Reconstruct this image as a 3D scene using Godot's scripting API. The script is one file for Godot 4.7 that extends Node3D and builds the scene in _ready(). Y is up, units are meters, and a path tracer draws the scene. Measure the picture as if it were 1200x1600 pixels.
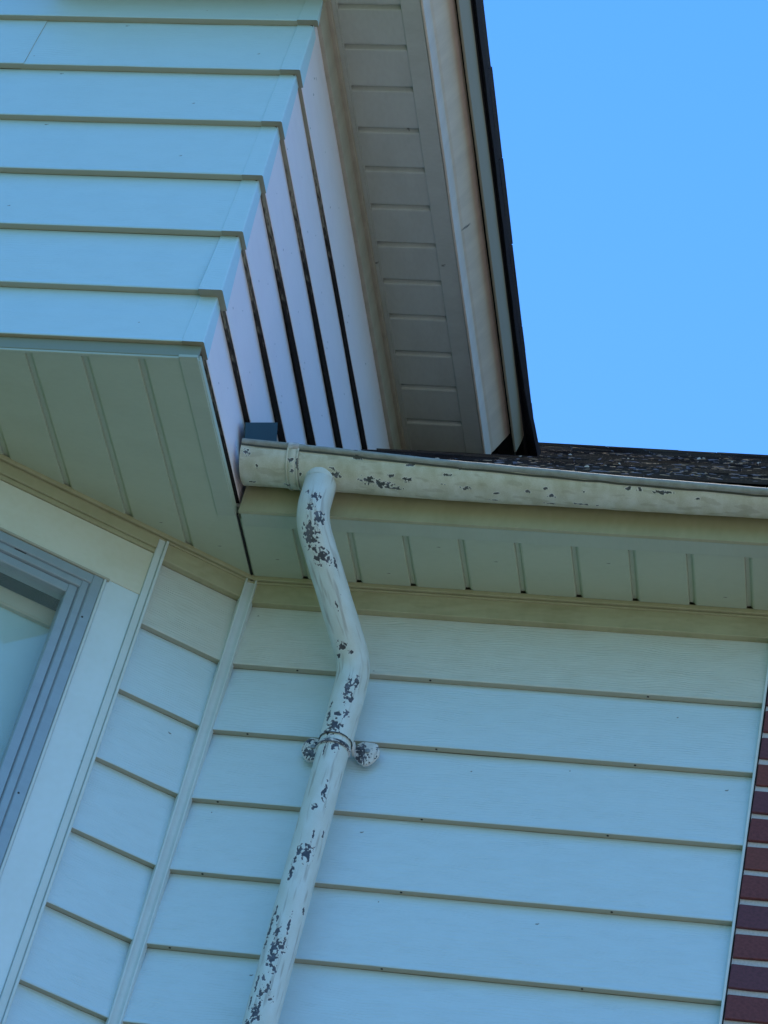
extends Node3D
# All house coordinates: x to the right along the lower wall, y up from the lower soffit, z out of the lower wall.
const H := 5.9            # height of the lower soffit above the lawn
const EXP := 0.2032       # exposure of the lower boards
const EXPB := 0.2077      # exposure of the gable boards
const ZF := 0.7636        # front of the overhanging gable
const YU := 1.379         # upper soffit
var rng := RandomNumberGenerator.new()
var M := {}
var thing_at := Vector3.ZERO

# ---------------------------------------------------------------- naming helpers
func thing(called: String, label: String, category: String, at := Vector3.ZERO, group := "") -> Node3D:
	var o := Node3D.new()
	o.name = called
	add_child(o, true)
	o.position = at + Vector3(0, H, 0)
	o.set_meta("label", label)
	if category != "": o.set_meta("category", category)
	if group != "": o.set_meta("group", group)
	return o

func offset_of(p: Node) -> Vector3:
	var s := Vector3.ZERO
	var n = p
	while n != self:
		s += n.position
		n = n.get_parent()
	return s

func put(called: String, mesh: Mesh, parent: Node3D, label := "") -> MeshInstance3D:
	# mesh vertices are in house coordinates
	var o := MeshInstance3D.new()
	o.name = called
	o.mesh = mesh
	parent.add_child(o, true)
	o.position = Vector3(0, H, 0) - offset_of(parent)
	if label != "": o.set_meta("label", label)
	return o

func place(called: String, mesh: Mesh, parent: Node3D, at: Vector3, rot := Vector3.ZERO) -> MeshInstance3D:
	var o := put(called, mesh, parent)
	o.position += at
	o.rotation = rot
	return o

# ---------------------------------------------------------------- mesh helpers
func begin(smooth := false) -> SurfaceTool:
	var st := SurfaceTool.new()
	st.begin(Mesh.PRIMITIVE_TRIANGLES)
	st.set_smooth_group(0 if smooth else -1)
	return st

func done(st: SurfaceTool, mat: Material, onto: ArrayMesh = null) -> ArrayMesh:
	st.generate_normals()
	st.generate_tangents()
	var m := st.commit(onto)
	m.surface_set_material(m.get_surface_count() - 1, mat)
	return m

func vert(st: SurfaceTool, p: Vector3, uv: Vector2) -> void:
	st.set_uv(uv)
	st.add_vertex(p)

func quad(st: SurfaceTool, a: Vector3, b: Vector3, c: Vector3, d: Vector3, out: Vector3, ua := Vector2.ZERO, ub := Vector2.RIGHT, uc := Vector2.ONE, ud := Vector2.DOWN) -> void:
	var n := (a - c).cross(a - b)
	if n.length() < 1e-12: n = (a - d).cross(a - c)
	if n.dot(out) >= 0.0:
		vert(st, a, ua); vert(st, b, ub); vert(st, c, uc)
		vert(st, a, ua); vert(st, c, uc); vert(st, d, ud)
	else:
		vert(st, a, ua); vert(st, c, uc); vert(st, b, ub)
		vert(st, a, ua); vert(st, d, ud); vert(st, c, uc)

# a closed outline (x along U, y along V, counted so that its outside is found from its area) swept along W
func sweep(st: SurfaceTool, prof: PackedVector2Array, o: Vector3, U: Vector3, V: Vector3, W: Vector3, length: float, seg := 1, caps := true, uoff := 0.0, wob := 0.0, vlist := PackedFloat32Array(), only := Vector2i(-1, -1), prof_end := PackedVector2Array()) -> void:
	var pe := prof if prof_end.is_empty() else prof_end
	var area := 0.0
	var n := prof.size()
	for i in n:
		area += prof[i].cross(prof[(i + 1) % n])
	var sgn := 1.0 if area > 0.0 else -1.0
	var wv := PackedFloat32Array()
	for k in seg + 1: wv.append(rng.randf_range(-wob, wob) if wob > 0.0 else 0.0)
	var per := 0.0
	for i in n:
		var a := prof[i]
		var b := prof[(i + 1) % n]
		var d := b - a
		var va := per
		var vb := per + d.length()
		if vlist.size() == n:
			va = vlist[i]
			vb = vlist[(i + 1) % n]
		per += d.length()
		if only.x >= 0 and (i < only.x or i > only.y): continue
		var nn := Vector2(d.y, -d.x) * sgn
		var out := U * nn.x + V * nn.y
		for k in seg:
			var t0 := length * k / seg
			var t1 := length * (k + 1) / seg
			var w0 := U * wv[k]
			var w1 := U * wv[k + 1]
			var a0 := prof[i].lerp(pe[i], float(k) / seg)
			var a1 := prof[i].lerp(pe[i], float(k + 1) / seg)
			var b0 := prof[(i + 1) % n].lerp(pe[(i + 1) % n], float(k) / seg)
			var b1 := prof[(i + 1) % n].lerp(pe[(i + 1) % n], float(k + 1) / seg)
			quad(st, o + U * a0.x + V * a0.y + W * t0 + w0, o + U * a1.x + V * a1.y + W * t1 + w1, o + U * b1.x + V * b1.y + W * t1 + w1, o + U * b0.x + V * b0.y + W * t0 + w0, out, Vector2(uoff + t0, va), Vector2(uoff + t1, va), Vector2(uoff + t1, vb), Vector2(uoff + t0, vb))
	if caps:
		var tri := Geometry2D.triangulate_polygon(prof)
		for e in 2:
			var base := o + W * (length * e)
			var out := W * (1.0 if e == 1 else -1.0)
			for i in range(0, tri.size(), 3):
				var p := [prof[tri[i]], prof[tri[i + 1]], prof[tri[i + 2]]]
				var v := []
				for q in p: v.append(base + U * q.x + V * q.y)
				var nrm: Vector3 = (v[0] - v[2]).cross(v[0] - v[1])
				if nrm.dot(out) < 0.0:
					v = [v[0], v[2], v[1]]
					p = [p[0], p[2], p[1]]
				for q in 3: vert(st, v[q], p[q])

# rectangle with rounded edges
func rrect(x0: float, y0: float, x1: float, y1: float, r := 0.0015) -> PackedVector2Array:
	return PackedVector2Array([Vector2(x0 + r, y0), Vector2(x1 - r, y0), Vector2(x1, y0 + r), Vector2(x1, y1 - r), Vector2(x1 - r, y1), Vector2(x0 + r, y1), Vector2(x0, y1 - r), Vector2(x0, y0 + r)])

# a bar along X, Y or Z between two corners with small chamfers
func bar(a: Vector3, b: Vector3, axis: int, mat: Material, r := 0.0015, uoff := 0.0) -> ArrayMesh:
	var st := begin()
	var lo := Vector3(min(a.x, b.x), min(a.y, b.y), min(a.z, b.z))
	var hi := Vector3(max(a.x, b.x), max(a.y, b.y), max(a.z, b.z))
	var z := Vector3.ZERO
	if axis == 0: sweep(st, rrect(lo.z, lo.y, hi.z, hi.y, r), Vector3(lo.x, 0, 0), Vector3.BACK, Vector3.UP, Vector3.RIGHT, hi.x - lo.x, 1, true, uoff)
	elif axis == 1: sweep(st, rrect(lo.x, lo.z, hi.x, hi.z, r), Vector3(0, lo.y, 0), Vector3.RIGHT, Vector3.BACK, Vector3.UP, hi.y - lo.y, 1, true, uoff)
	else: sweep(st, rrect(lo.x, lo.y, hi.x, hi.y, r), Vector3(0, 0, lo.z), Vector3.RIGHT, Vector3.UP, Vector3.BACK, hi.z - lo.z, 1, true, uoff)
	return done(st, mat)

# one metal siding board: bottom edge at `o`, N outwards, along W; second surface = its underside
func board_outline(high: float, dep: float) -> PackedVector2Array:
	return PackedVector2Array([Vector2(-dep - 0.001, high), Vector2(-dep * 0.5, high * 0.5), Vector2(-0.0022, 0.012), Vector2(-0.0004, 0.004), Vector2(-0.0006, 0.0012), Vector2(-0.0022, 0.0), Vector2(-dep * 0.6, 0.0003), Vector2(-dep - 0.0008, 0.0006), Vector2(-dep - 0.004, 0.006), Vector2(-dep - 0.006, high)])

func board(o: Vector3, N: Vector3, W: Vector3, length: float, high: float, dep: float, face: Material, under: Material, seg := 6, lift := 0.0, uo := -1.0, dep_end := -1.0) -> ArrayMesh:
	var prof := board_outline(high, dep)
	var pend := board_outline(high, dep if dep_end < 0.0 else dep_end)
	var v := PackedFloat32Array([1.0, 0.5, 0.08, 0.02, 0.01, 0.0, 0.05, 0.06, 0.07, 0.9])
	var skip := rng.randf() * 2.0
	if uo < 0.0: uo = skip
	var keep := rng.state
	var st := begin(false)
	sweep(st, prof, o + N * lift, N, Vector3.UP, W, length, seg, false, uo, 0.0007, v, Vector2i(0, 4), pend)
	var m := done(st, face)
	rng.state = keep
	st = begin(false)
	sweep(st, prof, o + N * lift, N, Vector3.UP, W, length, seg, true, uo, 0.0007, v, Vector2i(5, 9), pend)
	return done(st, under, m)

func rounded_path(pts: Array, rad: float, n := 8) -> Array:
	var out := [pts[0]]
	for i in range(1, pts.size() - 1):
		var b: Vector3 = pts[i]
		var u: Vector3 = (pts[i - 1] - b).normalized()
		var v: Vector3 = (pts[i + 1] - b).normalized()
		var d := rad / tan(u.angle_to(v) / 2.0)
		for k in n + 1:
			var t := float(k) / n
			out.append((b + u * d) * (1 - t) * (1 - t) + b * 2 * t * (1 - t) + (b + v * d) * t * t)
	out.append(pts[-1])
	return out

# ---------------------------------------------------------------- textures
func noise(seed_: int, freq: float, oct := 3) -> FastNoiseLite:
	var f := FastNoiseLite.new()
	f.seed = seed_
	f.noise_type = FastNoiseLite.TYPE_SIMPLEX_SMOOTH
	f.frequency = freq
	f.fractal_octaves = oct
	return f

func tex(img: Image) -> ImageTexture:
	img.generate_mipmaps()
	return ImageTexture.create_from_image(img)

# embossed wood grain of a siding board: 2 m long (mirrored so that it repeats without a seam), one exposure high
func grain_normal(w: int, h: int, seed_: int, relief: float) -> Image:
	var a := noise(seed_, 1.0, 2)
	var b := noise(seed_ + 1, 1.0, 2)
	var hh := PackedFloat32Array()
	hh.resize(w * h)
	for x in w:
		var u: float = 2.0 * absf(float(x) / w * 2.0 - 1.0)
		for y in h:
			var v := float(y) / h * 0.2
			var warp := a.get_noise_2d(u * 2.2, v * 10.0)
			var line := sin((v * 135.0 + warp * 1.5) * TAU)
			var amp := 0.55 + 0.6 * a.get_noise_2d(u * 5.0 + 40.0, v * 40.0)
			hh[y * w + x] = 0.26 * line * amp + 0.22 * b.get_noise_2d(u * 9.0, v * 300.0)
	var img := Image.create(w, h, false, Image.FORMAT_RGB8)
	var sx := relief / (2.0 / w * 2.0)
	var sy := relief / (0.2 / h * 2.0)
	for x in w:
		for y in h:
			var gx := (hh[y * w + mini(x + 1, w - 1)] - hh[y * w + maxi(x - 1, 0)]) * sx
			var gy := (hh[mini(y + 1, h - 1) * w + x] - hh[maxi(y - 1, 0) * w + x]) * sy
			var n := Vector3(-gx, gy, 1.0).normalized()
			img.set_pixel(x, y, Color(n.x * 0.5 + 0.5, n.y * 0.5 + 0.5, n.z * 0.5 + 0.5))
	return img

# grime on the undersides of the side boards: clean olive paint at u = 0, black dirt further along (2 m long)
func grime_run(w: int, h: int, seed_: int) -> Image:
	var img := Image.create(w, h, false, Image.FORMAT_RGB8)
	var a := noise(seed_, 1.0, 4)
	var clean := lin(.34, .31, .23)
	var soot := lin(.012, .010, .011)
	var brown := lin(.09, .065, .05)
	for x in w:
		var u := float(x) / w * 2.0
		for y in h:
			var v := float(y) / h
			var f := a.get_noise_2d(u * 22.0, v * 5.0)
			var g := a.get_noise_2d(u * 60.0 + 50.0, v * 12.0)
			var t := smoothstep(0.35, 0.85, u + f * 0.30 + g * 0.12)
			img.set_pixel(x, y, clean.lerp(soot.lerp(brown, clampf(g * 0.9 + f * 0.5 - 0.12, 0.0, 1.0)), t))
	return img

func mottled(w: int, h: int, base: Color, dark: Color, seed_: int, amt: float, stretch: Vector2, specks := 0, speck := Color(0.25, 0.24, 0.22)) -> Image:
	# base, dark: sRGB
	var img := Image.create(w, h, false, Image.FORMAT_RGB8)
	var a := noise(seed_, 1.0, 4)
	var b := noise(seed_ + 7, 1.0, 2)
	for x in w:
		var u: float = absf(float(x) / w * 2.0 - 1.0)
		for y in h:
			var v: float = absf(float(y) / h * 2.0 - 1.0)
			var t := a.get_noise_2d(u * stretch.x, v * stretch.y) * 0.5 + 0.5
			var f := b.get_noise_2d(u * stretch.x * 9.0, v * stretch.y * 9.0) * 0.5 + 0.5
			t = clampf((t * 0.7 + f * 0.3 - 0.35) * 1.6, 0.0, 1.0)
			img.set_pixel(x, y, base.lerp(dark, t * amt))
	var r := RandomNumberGenerator.new()
	r.seed = seed_ + 99
	for k in specks:
		var cx := r.randi_range(2, w - 8)
		var cy := r.randi_range(2, h - 6)
		var lx := r.randi_range(1, 5)
		for i in lx:
			for j in r.randi_range(1, 2):
				img.set_pixel(cx + i, mini(cy + j + i / 3, h - 1), img.get_pixel(cx + i, cy).lerp(speck, r.randf_range(0.2, 0.7)))
	return img

# flaked paint: colour + relief. list = "u,v,w,h ..." in thousandths of (width fraction, metres) and photo-sized pixels
func peel(w: int, h: int, wide: float, long: float, list: String, swap: bool, paint: Color, grime: Color, bare: Color, rust: Color, seed_: int, extra: float, coarse := 1.0) -> Array:
	var hole := PackedFloat32Array()
	hole.resize(w * h)
	var n1 := noise(seed_, 0.09 * coarse, 4)
	var n2 := noise(seed_ + 3, 0.012 * coarse, 3)
	for item in list.split(" "):
		var f := item.split(",")
		var cu := float(f[0]) / 1000.0
		var cv := float(f[1]) / 1000.0
		var du := float(f[2]) / 620.0 * 0.62
		var dv := float(f[3]) / 470.0 * 0.62
		var px: float
		var py: float
		var rx: float
		var ry: float
		if swap:           # gutter: u = metres along, v = fraction round
			px = cu / long * w; py = cv * h; rx = du / long * w; ry = float(f[3]) / 560.0 * 0.62 / wide * h
		else:              # pipe: u = fraction round, v = metres along
			px = cu * w; py = cv / long * h; rx = du / wide * w; ry = dv / long * h
		for x in range(int(px - rx * 1.6), int(px + rx * 1.6) + 1):
			for y in range(int(py - ry * 1.6), int(py + ry * 1.6) + 1):
				if x < 0 or y < 0 or x >= w or y >= h: continue
				var d := Vector2((x - px) / rx, (y - py) / ry).length()
				var s := 1.0 - d + n1.get_noise_2d(x, y) * 1.15
				if s > 0.34: hole[y * w + x] = 1.0
	for x in w:
		for y in h:
			var t := n1.get_noise_2d(x * 1.3 + 500, y * 0.8) * 0.6 + n2.get_noise_2d(x, y) * 0.5
			if t > extra: hole[y * w + x] = 1.0
	var n3 := noise(seed_ + 11, 1.0, 3)
	var img := Image.create(w, h, false, Image.FORMAT_RGB8)
	var hgt := Image.create(w, h, false, Image.FORMAT_L8)
	for x in w:
		for y in h:
			var g := n2.get_noise_2d(x * 2.0 + 90, y * 1.2) * 0.5 + 0.5
			var fine := n1.get_noise_2d(x * 3.0, y * 3.0 + 40)
			var c := paint.lerp(grime, clampf(g * 0.9 - 0.15 + fine * 0.25, 0.0, 1.0))
			var streak := n3.get_noise_2d(x * 0.055, y * 0.006) if not swap else n3.get_noise_2d(x * 0.012, y * 0.03)
			c = c.lerp(rust.lerp(grime, 0.55), clampf(streak * 1.5 - 0.30, 0.0, 0.25 if swap else 0.55))
			var k := hole[y * w + x]
			if k > 0.5:
				c = bare.lerp(Color(0.43, 0.45, 0.50), clampf(n2.get_noise_2d(x * 2.6 + 300, y * 2.2) * 1.6 + 0.15, 0.0, 0.75)).lerp(rust, clampf(g - 0.35 + fine * 0.5, 0.0, 0.8))
			elif (x > 1 and hole[y * w + x - 2] > 0.5) or (y > 1 and hole[(y - 2) * w + x] > 0.5) or (x < w - 2 and hole[y * w + x + 2] > 0.5):
				c = c.lerp(Color(0.95, 0.95, 0.93), 0.55)
			img.set_pixel(x, y, c)
			var hh := 0.75 - 0.5 * k + fine * 0.04
			hgt.set_pixel(x, y, Color(hh, hh, hh))
	hgt.bump_map_to_normal_map(3.0)
	return [tex(img), tex(hgt)]

func mat(c: Color, rough := 0.6, metal := 0.0) -> StandardMaterial3D:
	var m := StandardMaterial3D.new()
	m.albedo_color = c.linear_to_srgb()      # c is the real base colour (linear)
	m.roughness = rough
	m.metallic = metal
	return m

func textured(img: Image, rough: float, nrm: Texture2D = null, nscale := 1.0, uvs := Vector3.ONE) -> StandardMaterial3D:
	var m := StandardMaterial3D.new()
	m.albedo_texture = tex(img)
	m.roughness = rough
	m.uv1_scale = uvs
	if nrm:
		m.normal_enabled = true
		m.normal_texture = nrm
		m.normal_scale = nscale
	return m

func lin(r: float, g: float, b: float) -> Color:
	return Color(r, g, b).linear_to_srgb()

func make_materials() -> void:
	var gh := grain_normal(1024, 320, 5, 0.0013)
	var grain := tex(gh)
	var half := Vector3(0.5, 1, 1)
	M.siding = textured(mottled(1024, 128, lin(.61, .755, .815), lin(.53, .645, .68), 11, 0.4, Vector2(9, 2.2), 3), 0.5, grain, 1.0, half)
	M.siding_eave_shade = textured(mottled(1024, 128, lin(.66, .68, .61), lin(.55, .54, .45), 13, 0.5, Vector2(9, 2.2), 5), 0.55, grain, 1.3, half)  # top boards: warmer under-eave shade put into the siding colour
	M.siding_b = textured(mottled(1024, 128, lin(.57, .775, .83), lin(.49, .67, .71), 21, 0.4, Vector2(7, 2.0), 4), 0.5, grain, 0.7, half)
	M.side = textured(mottled(1024, 128, lin(.94, .82, .83), lin(.86, .73, .74), 31, 0.6, Vector2(6, 2.0), 20, Color(0.12, 0.1, 0.1)), 0.5, grain, 0.5, half)  # pinker light on this face is put into the board colour
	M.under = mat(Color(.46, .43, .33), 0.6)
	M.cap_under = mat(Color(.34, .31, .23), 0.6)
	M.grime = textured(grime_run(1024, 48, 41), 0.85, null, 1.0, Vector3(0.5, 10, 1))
	M.trim = textured(mottled(512, 64, lin(.46, .43, .27), lin(.33, .30, .17), 51, 0.8, Vector2(5, 2)), 0.5, null, 1.0, half)
	M.frieze = textured(mottled(512, 64, lin(.46, .43, .27), lin(.35, .31, .18), 52, 0.9, Vector2(5, 2)), 0.5, grain, 0.5, half)
	M.casing = textured(mottled(512, 128, lin(.72, .83, .86), lin(.62, .70, .69), 53, 0.6, Vector2(4, 3), 5), 0.45, null, 1.0, half)
	M.casing_head = textured(mottled(512, 128, lin(.74, .73, .60), lin(.62, .58, .42), 56, 0.7, Vector2(4, 3), 3), 0.45, null, 1.0, half)  # beige copy of the casing, under-soffit shade put into its colour
	M.post = textured(mottled(512, 64, lin(.68, .75, .74), lin(.55, .59, .55), 54, 0.6, Vector2(6, 2), 0), 0.45, null, 1.0, half)
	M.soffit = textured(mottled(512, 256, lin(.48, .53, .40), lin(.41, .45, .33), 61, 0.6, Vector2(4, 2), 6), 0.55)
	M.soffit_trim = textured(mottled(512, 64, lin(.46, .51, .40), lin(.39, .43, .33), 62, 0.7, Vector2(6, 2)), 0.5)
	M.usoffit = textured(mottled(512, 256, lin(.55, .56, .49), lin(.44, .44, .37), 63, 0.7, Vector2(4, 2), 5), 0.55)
	M.fascia = textured(mottled(512, 64, lin(.76, .62, .50), lin(.58, .47, .38), 64, 0.8, Vector2(8, 2), 8, Color(.1, .09, .09)), 0.5)
	M.dripedge = mat(Color(.34, .29, .21), 0.7)
	M.tan = textured(mottled(512, 64, lin(.52, .46, .36), lin(.40, .34, .26), 66, 0.8, Vector2(8, 2)), 0.55)
	M.edging = mat(Color(.26, .29, .22), 0.6)
	M.dark = mat(Color(.02, .02, .02), 0.9)
	M.backing = mat(Color(.30, .27, .22), 0.9)
	M.teal = textured(mottled(128, 64, lin(.025, .055, .050), lin(.04, .075, .07), 71, 0.8, Vector2(4, 4)), 0.55)
	M.metal = textured(mottled(256, 64, lin(.36, .43, .46), lin(.30, .35, .38), 72, 0.7, Vector2(8, 2), 4), 0.38)
	M.metal.metallic = 0.25
	M.metal_dark = mat(Color(.27, .31, .34), 0.42, 0.1)
	M.bead = mat(Color(.05, .05, .055), 0.6)
	var gl := StandardMaterial3D.new()
	gl.transparency = BaseMaterial3D.TRANSPARENCY_ALPHA
	gl.albedo_color = Color(0.82, 0.93, 0.92, 0.06)
	gl.roughness = 0.01
	gl.metallic_specular = 1.0
	M.glass = gl
	M.blind = textured(mottled(256, 256, lin(.48, .68, .68), lin(.42, .60, .60), 73, 0.5, Vector2(3, 3)), 0.8)  # cyan of the sky reflected in the pane is put into this colour
	M.rail = mat(Color(.55, .50, .36), 0.5)
	# bricks
	M.bricks = []
	var tones := [[lin(.19, .055, .058), lin(.10, .03, .035)], [lin(.15, .052, .070), lin(.09, .035, .045)], [lin(.21, .06, .055), lin(.12, .04, .035)], [lin(.13, .05, .062), lin(.08, .032, .04)]]
	for k in 4:
		var im := mottled(256, 128, tones[k][0], tones[k][1], 80 + k, 1.0, Vector2(9, 6), 60, Color(.32, .2, .2))
		var hi := mottled(256, 128, Color(.4, .4, .4), Color(.7, .7, .7), 90 + k, 1.0, Vector2(30, 20))
		hi.bump_map_to_normal_map(3.0)
		M.bricks.append(textured(im, 0.85, tex(hi), 0.8))
	var mo := mottled(256, 256, lin(.62, .56, .55), lin(.44, .40, .39), 95, 1.0, Vector2(40, 40))
	M.mortar = textured(mo, 0.95)
	M.mortar.uv1_scale = Vector3(2, 2, 1)
	M.crease = mat(Color(.07, .07, .05), 0.8)
	M.lip = textured(mottled(1024, 32, lin(.36, .36, .31), lin(.22, .21, .16), 67, 1.0, Vector2(30, 2), 30, Color(.2, .2, .2)), 0.6)
	M.lip.uv1_scale = Vector3(1, 1, 1)
	M.glint_pale = mat(Color(.62, .58, .52), 0.8)  # pale flecks painted as sun glints on the shingles
	M.chip = mat(Color(.40, .29, .21), 0.8)
	M.chip_dark = mat(Color(.20, .20, .27), 0.8)
	# shingles
	M.shingles = []
	var st := [[.030, .028, .036], [.046, .040, .044], [.020, .020, .032], [.065, .052, .050]]
	for k in 4:
		var c: Array = st[k]
		var im := mottled(256, 128, lin(c[0], c[1], c[2]), lin(c[0] * 2.2, c[1] * 2.0, c[2] * 1.9), 100 + k, 1.0, Vector2(40, 30), 300, Color(.5, .47, .45))
		var hi := mottled(256, 128, Color(.3, .3, .3), Color(.8, .8, .8), 110 + k, 1.0, Vector2(60, 40))
		hi.bump_map_to_normal_map(5.0)
		M.shingles.append(textured(im, 0.55, tex(hi), 1.0))
	# flaking paint
	var pl := "544,105,6,4 458,117,12,9 497,141,10,7 420,162,16,12 535,192,20,24 487,243,22,16 535,222,6,6 439,255,10,10 372,270,6,10 487,366,3,10 554,459,14,10 621,483,8,8 487,483,6,6 477,612,9,32 411,582,8,16 420,636,6,16 611,651,4,12 602,687,6,16 430,681,8,10 516,684,12,6 506,720,18,18 554,738,14,6 449,771,12,14 544,789,3,16"
	pl += " 430,906,8,22 487,951,8,8 430,1026,4,12 325,1011,3,12 439,1077,14,22 525,1077,8,14 535,1101,4,12 544,1134,6,20 678,1179,3,8 602,1233,4,14 621,1278,6,36 630,1320,6,12 563,1254,5,8 315,1218,5,10 430,1272,4,26 525,1290,8,16 506,1329,12,22 439,1326,10,14 506,1359,14,22 458,1386,8,8"
	pl += " 535,1410,6,10 468,1434,6,14 592,1422,4,20 611,1464,4,22 525,1449,7,14 506,1479,6,12 411,1458,6,8 525,1497,12,22 477,1509,5,8 583,1521,8,8 520,1560,14,20 470,1600,12,20 540,1640,14,26"
	var a := peel(256, 1536, 0.239, 1.655, pl, false, lin(.68, .75, .73), lin(.58, .61, .54), lin(.055, .06, .075), lin(.13, .10, .09), 7, 0.66)
	M.pipe = StandardMaterial3D.new()
	M.pipe.albedo_texture = a[0]
	M.pipe.normal_enabled = true
	M.pipe.normal_texture = a[1]
	M.pipe.normal_scale = 0.7
	M.pipe.roughness = 0.42
	var gp := "28,852,10,8 56,696,4,4 140,792,8,6 144,672,5,8 128,468,8,4 156,744,4,14 164,648,5,6 252,696,12,9 332,672,20,11 364,636,30,10 396,600,20,6 388,768,14,4 428,744,14,6 244,768,8,4 568,708,14,5 524,852,12,4 512,732,8,3 640,672,8,4 716,744,10,4 756,804,7,3 772,708,12,5 632,552,10,3"
	gp += " 768,564,18,3 840,612,20,3 880,612,6,3 848,804,5,3 952,900,8,5 976,900,8,5 1032,888,26,5 1112,840,6,3 432,924,16,4 556,936,14,3 304,924,14,4 40,456,10,3 1420,700,20,5 1600,640,16,8 1800,760,14,6"
	var b := peel(2048, 192, 0.2, 2.4, gp, true, lin(.72, .71, .60), lin(.47, .44, .28), lin(.07, .075, .07), lin(.16, .13, .08), 17, 0.72)
	M.gutter = StandardMaterial3D.new()
	M.gutter.albedo_texture = b[0]
	M.gutter.normal_enabled = true
	M.gutter.normal_texture = b[1]
	M.gutter.normal_scale = 0.7
	M.gutter.roughness = 0.45
	var c := peel(256, 256, 0.1, 0.1, "300,30,20,12 600,60,24,14 500,20,14,10 700,40,10,14 200,70,18,10", false, lin(.74, .74, .72), lin(.6, .58, .54), lin(.04, .045, .06), lin(.10, .08, .08), 27, 0.16, 0.3)
	M.flaky = StandardMaterial3D.new()
	M.flaky.albedo_texture = c[0]
	M.flaky.normal_enabled = true
	M.flaky.normal_texture = c[1]
	M.flaky.roughness = 0.5
	M.concrete = textured(mottled(256, 256, lin(.50, .43, .40), lin(.38, .33, .31), 121, 1.0, Vector2(6, 6)), 0.9)
	M.grass = textured(mottled(512, 512, lin(.085, .125, .042), lin(.125, .145, .06), 120, 1.0, Vector2(30, 30)), 0.9)
	M.grass.uv1_scale = Vector3(60, 60, 1)

# ---------------------------------------------------------------- the scene
func _ready() -> void:
	rng.seed = 4
	# camera
	var cam := Camera3D.new()
	cam.name = "camera"
	cam.fov = 21.356
	cam.near = 0.05
	cam.far = 600.0
	add_child(cam)
	cam.transform = Transform3D(Basis(Vector3(0.97242644, 0.19742039, -0.12414507), Vector3(-0.05923494, 0.72396403, 0.68728982), Vector3(0.22556159, -0.66098508, 0.71569595)).orthonormalized(), Vector3(1.82292, H - 4.25646, 4.8826))
	cam.current = true
	# sky, exposure
	var sm := ProceduralSkyMaterial.new()
	sm.sky_top_color = lin(.053, .262, .95)
	sm.sky_horizon_color = lin(.25, .54, .62)
	sm.sky_curve = 0.5
	sm.sky_energy_multiplier = 1.2
	sm.sun_angle_max = 4.0
	sm.ground_horizon_color = lin(.22, .26, .16)
	sm.ground_bottom_color = lin(.10, .13, .05)
	sm.ground_energy_multiplier = 1.0
	var sky := Sky.new()
	sky.sky_material = sm
	var env := Environment.new()
	env.background_mode = Environment.BG_SKY
	env.sky = sky
	env.tonemap_mode = Environment.TONE_MAPPER_LINEAR
	env.tonemap_exposure = 1.0
	env.sdfgi_enabled = true
	env.ssao_enabled = true
	env.ssil_enabled = true
	var we := WorldEnvironment.new()
	we.name = "environment"
	we.environment = env
	add_child(we)
	# sun: high behind the house
	var sun := DirectionalLight3D.new()
	sun.name = "sun"
	sun.light_energy = 1.6
	sun.light_color = Color(1.0, 0.96, 0.88)
	sun.light_angular_distance = 0.5
	sun.shadow_enabled = true
	add_child(sun)
	sun.look_at_from_position(Vector3(-1.0, 9.2, -4.2), Vector3.ZERO, Vector3.UP)

	make_materials()

	# ------------------------------------------------ ground
	var st := begin()
	quad(st, Vector3(-200, -H, -200), Vector3(200, -H, -200), Vector3(200, -H, 200), Vector3(-200, -H, 200), Vector3.UP)
	var lawn := MeshInstance3D.new()
	lawn.name = "lawn"
	lawn.mesh = done(st, M.grass)
	lawn.position = Vector3(0, H, 0)
	lawn.set_meta("kind", "structure")
	lawn.set_meta("label", "green lawn in front of the house")
	add_child(lawn)
	st = begin()
	quad(st, Vector3(3.2, -H + 0.02, -60), Vector3(13.0, -H + 0.02, -60), Vector3(13.0, -H + 0.02, 60), Vector3(3.5, -H + 0.02, 60), Vector3.UP, Vector2.ZERO, Vector2(5, 0), Vector2(5, 60), Vector2(0, 60))
	var slab := MeshInstance3D.new()  # added out of view to bounce warm light onto the side wall
	slab.name = "bounce_slab"
	slab.mesh = done(st, M.concrete)
	slab.position = Vector3(0, H, 0)
	slab.set_meta("kind", "structure")
	slab.set_meta("label", "unseen pale concrete slab added right of the house to bounce warm light")
	add_child(slab)

	main_wall()
	bay()
	gable_walls()
	brick_wall()
	bay_soffit()
	eave()
	gable_eave()
	roofs()
	gutter()
	downspout()
	flashing()

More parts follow.
